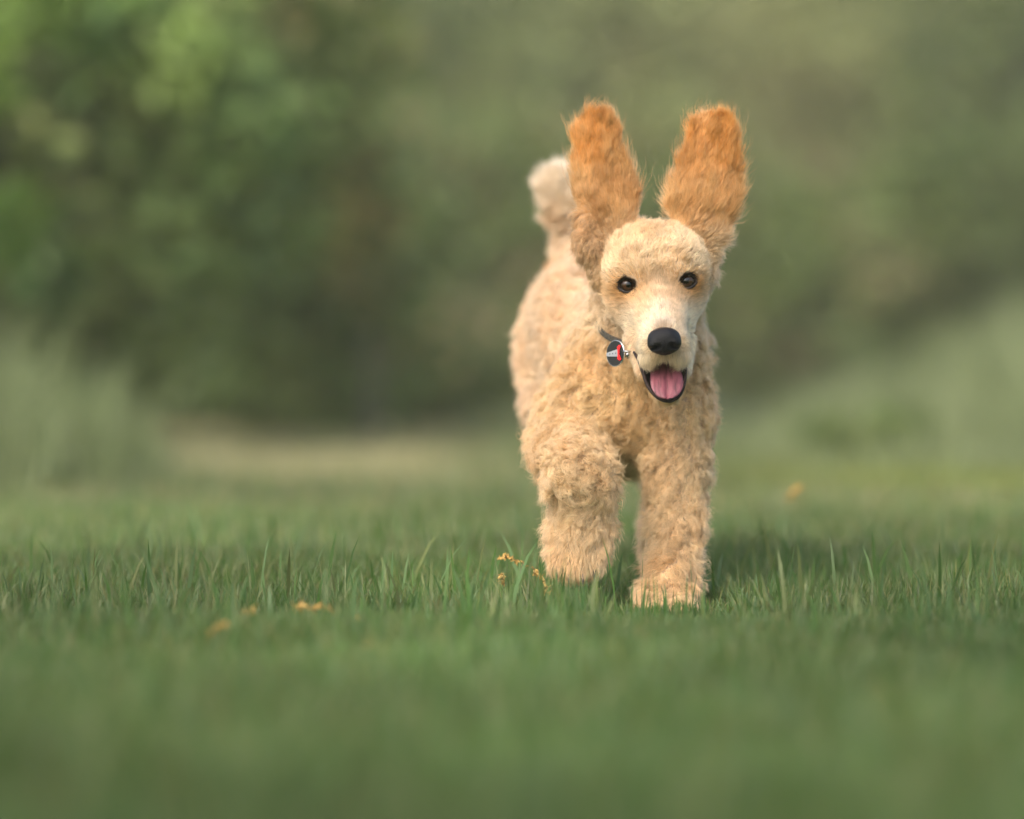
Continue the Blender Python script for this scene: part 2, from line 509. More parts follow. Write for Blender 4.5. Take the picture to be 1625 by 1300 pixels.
def tall_grass(name, label, pts, h, wd, col):
    V, Q, T, C_ = blades(pts, h, wd, RNG.uniform(.05, .45, len(pts)), col)
    tag(mesh(name, V, [Q, T], M_GRASS, col=C_), label, 'grass', kind='stuff')
n = 4200
xy = np.stack([RNG.normal(gx(10, 8.8), .20, n), RNG.normal(8.9, .45, n)], 1)
fall = np.exp(-((xy[:, 0] - gx(20, 8.8)) / .30) ** 2)
tall_grass('tall_grass', 'clump of tall pale grass at the left edge in front of the shrub', xy, (.46 * fall * (.35 + .9 * vnoise(np.concatenate([xy, 0 * xy[:, :1]], 1), 5.5, 15)) + .05) * (.15 + .95 * RNG.random(n) ** 1.8), .006 * RNG.uniform(.6, 1.4, n),
           np.array([.19, .225, .10]) * RNG.uniform(.75, 1.25, (n, 1)))
n = 24000
Yt = RNG.uniform(9.5, 18, n)
ut = RNG.uniform(1080, 2300, n)
xy = np.stack([gx(ut, Yt), Yt], 1)
ht = np.clip((ut - 1120) / 560, 0, 1.1) * (.10 + .46 * np.clip((Yt - 10) / 5, 0, 1)) + .05
ht = ht * (.45 + 1.0 * vnoise(np.concatenate([xy, 0 * xy[:, :1]], 1), 2.4, 71))
tall_grass('tall_grass', 'bank of tall pale meadow grass rising towards the right edge', xy, ht * (.25 + .95 * RNG.random(n) ** 1.4), .010 * RNG.uniform(.6, 1.4, n),
           np.array([.22, .255, .12]) * RNG.uniform(.75, 1.25, (n, 1)))
for u, Y, r, lab in ((1350, 11.0, .16, 'low dark weed in front of the tall meadow grass'), (1440, 11.2, .08, 'small dark weed nearer the right edge in front of the tall grass')):
    plant('leafy_weed', lab, 'weed', 'dark weeds on the lawn', (gx(u, Y), Y, .10), (r, r, .09), 18, 30, .022, .05, G_MID, .004)

# ------------------------------------------------------------------ dry orange scraps lying on the grass
M_DRY = plain_mat('dry_catkin', (.48, .27, .06), (.62, .42, .14), 220, .9, .6, 700)
def scrap(pts, lab, th=.0022, group='dry orange scraps on the lawn'):
    P3 = np.array([P(u, v, y) for u, v, y in pts])
    c = P3.mean(0)
    n = 26
    s = np.linspace(0, len(P3) - 1, n)
    Q = np.stack([np.interp(s, np.arange(len(P3)), P3[:, k]) for k in range(3)], 1)
    Q += RNG.normal(0, .0016, Q.shape)
    r = th * .6 * RNG.uniform(.6, 1.3, n) * np.clip(np.sin(np.linspace(.15, 3.0, n)) * 1.5, .3, 1)
    V, F = tube0(Q, r, 7)
    V += RNG.normal(0, th * .22, V.shape)
    VV, FF, o_ = [V], [F], len(V)
    for k in range(60):                                   # withered bracts standing off the stem
        i = RNG.integers(1, n - 1)
        d = nrm(RNG.normal(0, 1, 3)) * RNG.uniform(.003, .0055)
        e = nrm(RNG.normal(0, 1, 3)) * .0014
        VV.append(np.array([Q[i] - e, Q[i] + e, Q[i] + d + e * .6, Q[i] + d - e * .3]))
        FF.append(np.array([[0, 1, 2, 3]]) + o_)
        o_ += 4
    o = mesh('dry_catkin', np.concatenate(VV) - c, np.concatenate(FF), M_DRY)
    o.location = c
    tag(o, lab, 'catkin', group)
scrap([(466, 972, 4.25), (478, 960, 4.25), (500, 966, 4.25), (515, 963, 4.25), (530, 970, 4.25)], 'sharp curled orange scrap on the grass at lower left')
scrap([(330, 1020, 3.95), (336, 1003, 3.95), (350, 993, 3.95), (362, 988, 3.95)], 'blurred bent orange scrap nearest the left edge', .0028)
scrap([(385, 975, 4.2), (396, 970, 4.2), (408, 969, 4.2)], 'faint short orange scrap between the bent one and the sharp curled one', .002)
scrap([(558, 990, 4.15), (564, 984, 4.15), (570, 980, 4.15)], 'tiny orange scrap just right of the sharp curled one', .0032)
scrap([(566, 1034, 3.85), (580, 1028, 3.85), (592, 1020, 3.85)], 'blurred orange scrap below and right of the curled one', .0032)
scrap([(792, 888, 4.75), (800, 884, 4.75), (818, 889, 4.75), (836, 896, 4.75)], 'dangling orange scrap left of the lifted paw', .0026)
scrap([(846, 903, 4.6), (856, 912, 4.6), (864, 925, 4.6), (868, 945, 4.6)], 'orange scrap hanging down beside the lifted paw', .0026)
scrap([(796, 912, 4.65), (794, 920, 4.65), (798, 928, 4.65)], 'small orange scrap under the dangling one, left of the lifted paw', .003)
scrap([(1252, 792, 5.9), (1260, 778, 5.9), (1270, 772, 5.9)], 'blurred orange scrap standing behind the grass right of the dog', .0055)
scrap([(1392, 1104, 3.35), (1406, 1100, 3.35), (1418, 1108, 3.35)], 'very blurred orange scrap in the right foreground', .003)

# ------------------------------------------------------------------ dog
E = P(1043, 449, 4.70)                                   # between the eyes
NOSE = P(1054, 541, 4.600)
roll = math.radians(3.7)
HX = np.array([math.cos(roll), 0, math.sin(roll)])       # head's right in the picture
HZ = np.array([-math.sin(roll), 0, math.cos(roll)])
HY = np.array([0, 1.0, 0])
def H(x, y, z):
    return E + HX * x + HY * y + HZ * z

PR = []
def cone(reg, a, b, ra, rb, k=.02, sq=(1, 1, 1), L=.014, col=(.74, .56, .36), flow=None, lift=.5, curl=1.0):
    a, b = np.array(a, float), np.array(b, float)
    f = (b - a) if flow is None else np.array(flow, float)
    PR.append(dict(reg=reg, a=a, b=b, ra=ra, rb=rb, k=k, sq=np.array(sq, float), L=L, col=np.array(col), flow=nrm(f), lift=lift, curl=curl))

CREAM = (.81, .60, .35)
FACE = (.86, .73, .52)
BROWN = (.74, .50, .26)
EAR = (.66, .265, .045)
PALE = (.81, .57, .34)
CHEST = (.77, .54, .265)
LEG = (.81, .585, .325)

# head
up = (0, .6, 1)
cone('skull', H(0, .055, .016), H(0, .075, .010), .058, .055, L=.011, col=CREAM, flow=up, lift=.42, curl=1.1)
cone('skull', H(-.022, .02, .022), H(.022, .02, .022), .036, .036, k=.03, L=.010, col=CREAM, flow=up, lift=.42, curl=1.1)
cone('brow', H(-.034, .013, .010), H(-.030, .013, .012), .0185, .0185, k=.015, L=.009, col=FACE, flow=(-.3, -.2, 1), lift=.5, curl=.6)
cone('brow', H(.034, .013, .010), H(.030, .013, .012), .0185, .0185, k=.015, L=.009, col=FACE, flow=(.3, -.2, 1), lift=.5, curl=.6)
cone('cheek', H(-.029, .045, -.025), H(-.022, .025, -.050), .024, .020, k=.03, L=.006, col=FACE, flow=(-.5, .8, .2), lift=.3, curl=.3)
cone('cheek', H(.030, .045, -.025), H(.023, .025, -.050), .024, .020, k=.03, L=.006, col=FACE, flow=(.5, .8, .2), lift=.3, curl=.3)
cone('muzzle', H(0, .022, -.022), H(.001, -.066, -.066), .036, .0235, k=.02, L=.006, col=FACE, flow=(0, 1, .3), lift=.34, curl=.2)
cone('lip', H(-.013, .0, -.072), H(-.011, -.064, -.083), .020, .0185, k=.012, L=.0055, col=FACE, flow=(-.5, .5, -.8), lift=.35, curl=.15)
cone('lip', H(.014, .0, -.072), H(.013, -.064, -.083), .020, .0185, k=.012, L=.0055, col=FACE, flow=(.5, .5, -.8), lift=.35, curl=.15)
# jaw
cone('jaw', P(1048, 560, 4.75), P(1057, 606, 4.668), .026, .0195, k=.012, L=.008, col=CREAM, flow=(0, .5, -1), lift=.35, curl=.4)
cone('jaw', P(1057, 606, 4.668), P(1059, 618, 4.652), .0195, .0165, k=.010, L=.009, col=CREAM, flow=(0, .2, -1), lift=.4, curl=.5)
cone('jaw', P(1001, 540, 4.715), P(1021, 592, 4.675), .009, .007, k=.012, L=.005, col=FACE, flow=(0, .3, -1), lift=.25, curl=.3)
cone('jaw', P(1092, 540, 4.72), P(1088, 590, 4.685), .008, .005, k=.012, L=.006, col=FACE, flow=(0, .3, -1), lift=.25, curl=.3)
# ears thrown up by the run
es = (1, 3.2, 1)
yl = 4.765
cone('ear', P(970, 372, yl), P(961, 318, yl), 0.0255, 0.0285, k=.022, sq=es, L=.022, col=(.74, .50, .24), flow=(-.25, 0, 1), lift=.13, curl=.32)
cone('ear', P(966, 318, yl), P(953, 262, yl), 0.0275, 0.0230, k=.02, sq=es, L=.021, col=EAR, flow=(-.12, 0, 1), lift=.13, curl=.32)
cone('ear', P(953, 262, yl), P(944, 222, yl), 0.0220, 0.0170, k=.02, sq=es, L=.020, col=EAR, flow=(.05, 0, 1), lift=.13, curl=.32)
cone('ear', P(947, 213, yl), P(962, 205, yl), 0.0140, 0.0110, k=.02, sq=es, L=.013, col=EAR, flow=(.2, 0, 1), lift=.25, curl=.7)
cone('ear', P(1128, 372, yl), P(1118, 325, yl), 0.0145, 0.0325, k=.022, sq=es, L=.020, col=(.76, .52, .25), flow=(.35, 0, 1), lift=.13, curl=.32)
cone('ear', P(1114, 318, yl), P(1128, 262, yl), 0.0355, 0.0270, k=.02, sq=es, L=.021, col=EAR, flow=(.22, 0, 1), lift=.13, curl=.32)
cone('ear', P(1128, 262, yl), P(1131, 218, yl), 0.0255, 0.0160, k=.02, sq=es, L=.020, col=EAR, flow=(.05, 0, 1), lift=.13, curl=.32)
cone('ear', P(1120, 212, yl), P(1144, 213, yl), 0.0120, 0.0110, k=.02, sq=es, L=.013, col=EAR, flow=(0, 0, 1), lift=.25, curl=.7)
# curled lower rim of the ears beside the head
cone('earrim', P(930, 350, 4.760), P(934, 392, 4.755), .012, .014, k=.008, L=.014, col=(.50, .27, .11), flow=(-.2, 0, -1), lift=.35, curl=1.2)
cone('earrim', P(934, 392, 4.755), P(948, 432, 4.760), .013, .009, k=.008, L=.013, col=(.56, .38, .20), flow=(0, 0, -1), lift=.35, curl=1.2)
cone('earrim', P(1128, 390, 4.775), P(1125, 436, 4.775), .011, .010, k=.016, L=.011, col=(.74, .58, .38), flow=(.1, 0, -1), lift=.4, curl=1.2)
cone('cheek', P(966, 395, 4.77), P(978, 450, 4.77), .014, .012, k=.02, L=.010, col=(.74, .56, .34), flow=(0, .2, -1), lift=.3, curl=1)
# neck, chest and trunk
cone('neck', P(1035, 450, 4.79), P(1015, 560, 4.87), .058, .066, k=.03, L=.019, col=CREAM, flow=(0, 0, -1), lift=.4, curl=1.1)
cone('chest', P(1008, 560, 4.845), P(1003, 640, 4.85), .062, .064, k=.04, L=.018, col=CHEST, flow=(0, -.1, -1), lift=.42, curl=1.3)
cone('chest', P(1003, 640, 4.90), P(998, 690, 4.98), .062, .050, k=.04, L=.018, col=CHEST, flow=(0, .1, -1), lift=.42, curl=1.3)
cone('body', P(998, 568, 4.94), P(948, 545, 5.17), .076, .082, k=.04, L=.019, col=PALE, flow=(-.1, .7, -.5), lift=.45, curl=1.3)
cone('body', P(985, 640, 4.98), P(945, 600, 5.17), .062, .060, k=.04, L=.018, col=PALE, flow=(-.1, .6, -.6), lift=.45, curl=1.3)
cone('body', P(945, 495, 5.15), P(935, 512, 5.28), .072, .070, k=.04, L=.017, col=PALE, flow=(-.1, .6, -.6), lift=.45, curl=1.2)
cone('rump', P(932, 520, 5.28), P(927, 565, 5.33), .074, .076, k=.04, L=.017, col=PALE, flow=(-.1, .4, -1), lift=.45, curl=1.2)
# tail
cone('tail', P(905, 455, 5.33), P(903, 385, 5.36), .030, .013, k=.025, L=.016, col=PALE, flow=(0, 0, 1), lift=.4, curl=.8)
cone('tail', P(903, 385, 5.36), P(893, 335, 5.36), .011, .014, k=.02, L=.024, col=(.84, .68, .48), flow=(-.2, 0, 1), lift=.55, curl=.6)
cone('tail', P(894, 318, 5.36), P(886, 298, 5.36), .018, .017, k=.02, L=.027, col=(.86, .72, .53), flow=(-.4, 0, 1), lift=.7, curl=.6)
# front legs: the one on the picture's left is lifted, the other stands
cone('shoulder', P(958, 602, 4.86), P(915, 664, 4.84), .042, .038, k=.04, L=.018, col=CHEST, lift=.42, curl=1.3)
cone('leg', P(914, 660, 4.85), P(890, 704, 4.83), .042, .034, k=.03, L=.020, col=LEG, lift=.42, curl=1.2)
cone('leg', P(890, 704, 4.82), P(915, 754, 4.680), .034, .035, k=.02, L=.022, col=LEG, lift=.45, curl=1.1)
cone('leg', P(925, 725, 4.76), P(931, 762, 4.69), .024, .024, k=.02, L=.020, col=LEG, lift=.45, curl=1.1)
cone('leg', P(924, 785, 4.695), P(919, 850, 4.700), .033, .032, k=.02, L=.022, col=LEG, lift=.42, curl=.9)
cone('paw', P(918, 850, 4.705), P(914, 884, 4.695), .033, .029, k=.02, L=.018, col=LEG, lift=.40, curl=.6)
for dx, dv in ((-29, 0), (-10, 9), (10, 9), (28, -2)):
    cone('paw', P(914 + dx, 882, 4.680), P(914 + dx * 1.02, 899 + dv, 4.675), .0125, .0105, k=.006, L=.009, col=LEG, flow=(0, -.2, -1), lift=.3, curl=.3)
cone('shoulder', P(1060, 590, 4.85), P(1076, 655, 4.83), .042, .034, k=.04, L=.016, col=CHEST, lift=.42, curl=1.3)
cone('leg', P(1077, 655, 4.83), P(1074, 740, 4.82), .035, .033, k=.03, L=.018, col=LEG, lift=.42, curl=1.2)
cone('leg', P(1074, 740, 4.82), P(1070, 850, 4.79), .033, .028, k=.02, L=.020, col=LEG, lift=.42, curl=1.0)
cone('leg', P(1070, 850, 4.79), P(1064, 925, 4.75), .027, .028, k=.02, L=.020, col=LEG, lift=.40, curl=.7)
cone('paw', P(1063, 925, 4.745), P(1059, 950, 4.72), .031, .027, k=.02, L=.018, col=LEG, lift=.40, curl=.6)
for dx in (-28, -10, 8, 25):
    cone('paw', P(1058 + dx, 940, 4.715), P(1058 + dx * 1.15, 963, 4.672), .0145, .0110, k=.006, L=.012, col=LEG, flow=(0, -.5, -1), lift=.3, curl=.3)
# hind legs
cone('hind', P(1000, 560, 5.28), P(1022, 650, 5.16), .060, .040, k=.04, L=.014, col=PALE, lift=.45, curl=.9)
cone('hind', P(1022, 650, 5.16), P(1040, 735, 5.25), .034, .019, k=.02, L=.014, col=PALE, lift=.45, curl=.9)
cone('hind', P(1040, 735, 5.25), P(1042, 845, 5.20), .018, .016, k=.015, L=.014, col=PALE, lift=.42, curl=.7)
cone('hind', P(1042, 845, 5.20), P(1042, 880, 5.15), .020, .021, k=.015, L=.012, col=PALE, lift=.4, curl=.5)
cone('hind', P(890, 570, 5.28), P(878, 650, 5.18), .058, .036, k=.04, L=.014, col=PALE, lift=.45, curl=.9)
cone('hind', P(878, 650, 5.18), P(905, 730, 5.34), .034, .021, k=.02, L=.014, col=PALE, lift=.45, curl=.9)
cone('hind', P(905, 730, 5.34), P(905, 800, 5.42), .020, .018, k=.015, L=.014, col=PALE, lift=.42, curl=.7)
cone('hind', P(905, 800, 5.42), P(905, 830, 5.38), .018, .019, k=.015, L=.012, col=PALE, lift=.4, curl=.5)

def prim_d(p, q):
    s = q['sq']
    pa = (p - q['a']) * s
    ba = (q['b'] - q['a']) * s
    h = np.clip((pa @ ba) / max(ba @ ba, 1e-12), 0, 1)
    d = np.sqrt(((pa - h[..., None] * ba) ** 2).sum(-1)) - (q['ra'] + (q['rb'] - q['ra']) * h)
    return d / (1 if s.max() == 1 else 1.35)

def polygonise(lo, hi, step, field):
    """naive surface nets on a regular grid; field fills the array of distances"""
    lo = np.array(lo, float)
    n = np.ceil((np.array(hi) - lo) / step).astype(int) + 1
    f = field(lo, n, step)
    s = f < 0
    offs = [(i, j, k) for i in (0, 1) for j in (0, 1) for k in (0, 1)]
    cs = [s[i:n[0] - 1 + i, j:n[1] - 1 + j, k:n[2] - 1 + k] for i, j, k in offs]
    anyc = np.logical_or.reduce(cs) & ~np.logical_and.reduce(cs)
    ci = np.argwhere(anyc)
    idx = -np.ones(anyc.shape, np.int64)
    idx[tuple(ci.T)] = np.arange(len(ci))
    acc = np.zeros((len(ci), 3))
    cnt = np.zeros(len(ci))
    vals = [f[ci[:, 0] + i, ci[:, 1] + j, ci[:, 2] + k] for i, j, k in offs]
    for a in range(8):
        for b in range(a + 1, 8):
            oa, ob = np.array(offs[a]), np.array(offs[b])
            if abs(oa - ob).sum() != 1:
                continue
            va, vb = vals[a], vals[b]
            m = (va < 0) != (vb < 0)
            t = (va / np.where(m, va - vb, 1))[:, None]
            acc += np.where(m[:, None], oa + (ob - oa) * t, 0)
            cnt += m
    V = lo + (ci + acc / cnt[:, None]) * step
    F = []
    for ax in range(3):
        u, v = (ax + 1) % 3, (ax + 2) % 3
        sl0 = [slice(1, -1)] * 3
        sl1 = [slice(1, -1)] * 3
        sl0[ax] = slice(0, -1)
        sl1[ax] = slice(1, None)
        A, B = s[tuple(sl0)], s[tuple(sl1)]
        for flip, m in ((False, A & ~B), (True, ~A & B)):
            g = np.argwhere(m)
            if not len(g):
                continue
            base = g.copy()
            base[:, u] += 1
            base[:, v] += 1
            du, dv = np.zeros(3, int), np.zeros(3, int)
            du[u] = 1
            dv[v] = 1
            q = [idx[tuple((base - o).T)] for o in (du + dv, dv, 0 * du, du)]
            q = np.stack(q, 1)
            if flip:
                q = q[:, ::-1]
            F.append(q)
    return V, np.concatenate(F)

def ell(p, c, r):
    q = (p - c) / r
    return (np.sqrt((q ** 2).sum(-1)) - 1) * min(r)

def dog_field(lo, n, step):
    f = np.full(n, .05, np.float32)
    ax = [lo[i] + step * np.arange(n[i]) for i in range(3)]
    def block(a, b, pad):
        i0 = np.maximum(np.floor((a - pad - lo) / step).astype(int), 0)
        i1 = np.minimum(np.ceil((b + pad - lo) / step).astype(int) + 1, n)
        g = np.stack(np.meshgrid(*[ax[i][i0[i]:i1[i]] for i in range(3)], indexing='ij'), -1)
        return tuple(slice(i0[i], i1[i]) for i in range(3)), g
    for q in PR:
        R = max(q['ra'], q['rb']) + q['k'] * 1.2 + .012
        sl_, g = block(np.minimum(q['a'], q['b']), np.maximum(q['a'], q['b']), R)
        d = prim_d(g, q)
        o = f[sl_]
        k = q['k']
        h = np.maximum(k - np.abs(o - d), 0) / k
        f[sl_] = np.minimum(o, d) - h * h * k / 4
    # hollow of the open mouth and the eye sockets
    cuts = [(P(1056, 594, 4.640), np.array([.0175, .030, .022])), (P(1056, 588, 4.66), np.array([.0165, .03, .014])),
            (H(-.0358, -.004, 0), np.array([.011, .008, .0095])), (H(.0358, -.004, 0), np.array([.011, .008, .0095]))]
    for c, r in cuts:
        sl_, g = block(c - r, c + r, .01)
        d = -ell(g, c, r)
        o = f[sl_]
        k = .005
        h = np.maximum(k - np.abs(o - d), 0) / k
        f[sl_] = np.maximum(o, d) + h * h * k / 4
    return f

DV, DF = polygonise((-.03, 4.50, -.02), (.36, 5.52, .68), .0032, dog_field)

def vert_normals(V, F):
    n = np.cross(V[F[:, 2]] - V[F[:, 0]], V[F[:, 3]] - V[F[:, 1]])
    out = np.zeros_like(V)
    for k in range(4):
        np.add.at(out, F[:, k], n)
    return nrm(out)

def attrs(p):
    """fur data blended between the nearest body forms"""
    D = np.stack([prim_d(p, q) for q in PR], 1)
    W = np.exp(-(D - D.min(1, keepdims=True)) / .009)
    W /= W.sum(1, keepdims=True)
    g = lambda k: W @ np.array([q[k] for q in PR])
    regs = np.array([q['reg'] for q in PR])
    return g('L'), g('lift'), g('curl'), g('col'), g('flow'), regs[D.argmin(1)]

VN = vert_normals(DV, DF)
L_, li_, cu_, DC, fl_, rg_ = attrs(DV)

# ---- materials of the dog
m_skin, t, b = new_mat('coat_undercoat')
at = N(t, 'ShaderNodeAttribute', attribute_name='col')
t.links.new(at.outputs['Color'], b.inputs['Base Color'])
b.inputs['Roughness'].default_value = .9
b.inputs['Specular IOR Level'].default_value = .1
m_fur = bpy.data.materials.new('fur')
m_fur.use_nodes = True
t = m_fur.node_tree
t.nodes.remove(t.nodes['Principled BSDF'])
hb = N(t, 'ShaderNodeBsdfHairPrincipled')
hb.parametrization = 'COLOR'
hb.inputs['Roughness'].default_value = .42
hb.inputs['Radial Roughness'].default_value = .6
hb.inputs['Coat'].default_value = 0
hb.inputs['Random Roughness'].default_value = .1
at = N(t, 'ShaderNodeAttribute', attribute_name='col')
t.links.new(at.outputs['Color'], hb.inputs['Color'])
df = N(t, 'ShaderNodeBsdfDiffuse')
t.links.new(at.outputs['Color'], df.inputs['Color'])
ms = N(t, 'ShaderNodeMixShader')
ms.inputs[0].default_value = .62
t.links.new(hb.outputs[0], ms.inputs[1])
t.links.new(df.outputs[0], ms.inputs[2])
t.links.new(ms.outputs[0], t.nodes['Material Output'].inputs['Surface'])

m_nose = plain_mat('nose_leather', (.0025, .0022, .003), (.006, .0055, .007), 300, .26, .55, 1000, .22)
m_eye = plain_mat('eye_brown', (.010, .005, .002), (.022, .010, .004), 120, .02, spec=.55)
t = m_eye.node_tree
at = N(t, 'ShaderNodeAttribute', attribute_name='col')
t.links.new(at.outputs['Color'], t.nodes['Principled BSDF'].inputs['Base Color'])
m_lid = plain_mat('eyelid_skin', (.010, .007, .006), (.02, .012, .01), 200, .5, spec=.3)
m_lip = plain_mat('lip_skin', (.012, .007, .006), (.035, .019, .016), 160, .45, .6, 400, .15)
m_claw = plain_mat('claw', (.02, .015, .012), (.05, .03, .02), 200, .4)
m_tongue, t, b = new_mat('tongue')
tc = N(t, 'ShaderNodeTexCoord')
mp = N(t, 'ShaderNodeMapping')
mp.inputs['Scale'].default_value = (260, 60, 28)
nz = N(t, 'ShaderNodeTexNoise')
nz.inputs['Scale'].default_value = 1
nz.inputs['Detail'].default_value = 3
t.links.new(tc.outputs['Object'], mp.inputs['Vector'])
t.links.new(mp.outputs[0], nz.inputs['Vector'])
cr = N(t, 'ShaderNodeValToRGB')
cr.color_ramp.elements[0].position = .33
cr.color_ramp.elements[0].color = (.105, .032, .040, 1)
cr.color_ramp.elements[1].position = .5
cr.color_ramp.elements[1].color = (.225, .064, .082, 1)
t.links.new(nz.outputs['Fac'], cr.inputs['Fac'])
t.links.new(cr.outputs['Color'], b.inputs['Base Color'])
b.inputs['Roughness'].default_value = .52
b.inputs['Subsurface Weight'].default_value = .15
b.inputs['Subsurface Radius'].default_value = (.004, .002, .002)
b.inputs['Subsurface Scale'].default_value = 1
bp = N(t, 'ShaderNodeBump')
bp.inputs['Strength'].default_value = .5
bp.inputs['Distance'].default_value = .001
n2 = N(t, 'ShaderNodeTexNoise')
n2.inputs['Scale'].default_value = 900
t.links.new(tc.outputs['Object'], n2.inputs['Vector'])
t.links.new(n2.outputs['Fac'], bp.inputs['Height'])
t.links.new(bp.outputs[0], b.inputs['Normal'])

dog = tag(link('dog', None), 'curly golden puppy running towards the camera, ears flying up, mouth open, one front paw lifted', 'dog')
dog.location = (.15, 4.9, 0)
bpy.context.view_layer.update()
def part(o, par=None):
    """parent keeping the world place"""
    o.parent = par or dog
    o.matrix_parent_inverse = (par or dog).matrix_world.inverted()
    return o

SKIN = np.tile([.46, .31, .19], (len(DV), 1))
qd = DV - E
for c_, r_ in ((H(-.0358, -.002, 0), .0155), (H(.0358, -.002, 0), .0155), (NOSE, .021)):      # dark skin of eyelids and nose edge
    SKIN[np.linalg.norm(DV - c_, axis=1) < r_] = (.035, .022, .016)
body = part(mesh('body', DV, DF, m_skin, col=SKIN))

# ---- fur strands
def sample_surface(n, dens):
    A, B, C, D = (DV[DF[:, k]] for k in range(4))
    cenf = (A + B + C + D) / 4
    ar = np.linalg.norm(np.cross(C - A, D - B), axis=1) / 2
    wgt = ar * dens(cenf, DF)
    fi = RNG.choice(len(DF), n, p=wgt / wgt.sum())
    u, v = RNG.random((2, n, 1))
    q = DF[fi]
    w4 = [(1 - u) * (1 - v), u * (1 - v), u * v, (1 - u) * v]
    p = sum(w4[k] * DV[q[:, k]] for k in range(4))
    nn = nrm(sum(w4[k] * VN[q[:, k]] for k in range(4)))
    return p, nn

# local mouth outline in the picture plane (for bare skin inside it)
RIM = [(1006, 559, 4.672), (1014, 573, 4.650), (1021, 592, 4.642), (1027, 610, 4.636), (1038, 626, 4.630), (1052, 635, 4.626), (1066, 636, 4.626),
       (1079, 627, 4.630), (1086, 610, 4.636), (1088, 592, 4.642), (1090, 575, 4.650), (1091, 562, 4.672)]
def in_poly(u, v, poly):
    r = np.zeros(len(u), bool)
    for (x0, y0, *_), (x1, y1, *_) in zip(poly, poly[1:] + poly[:1]):
        c = ((y0 > v) != (y1 > v)) & (u < (x1 - x0) * (v - y0) / ((y1 - y0) or 1e-9) + x0)
        r ^= c
    return r
NL = np.array([[HX @ (p_ - E), HY @ (p_ - E), HZ @ (p_ - E)] for p_ in [NOSE]])[0]

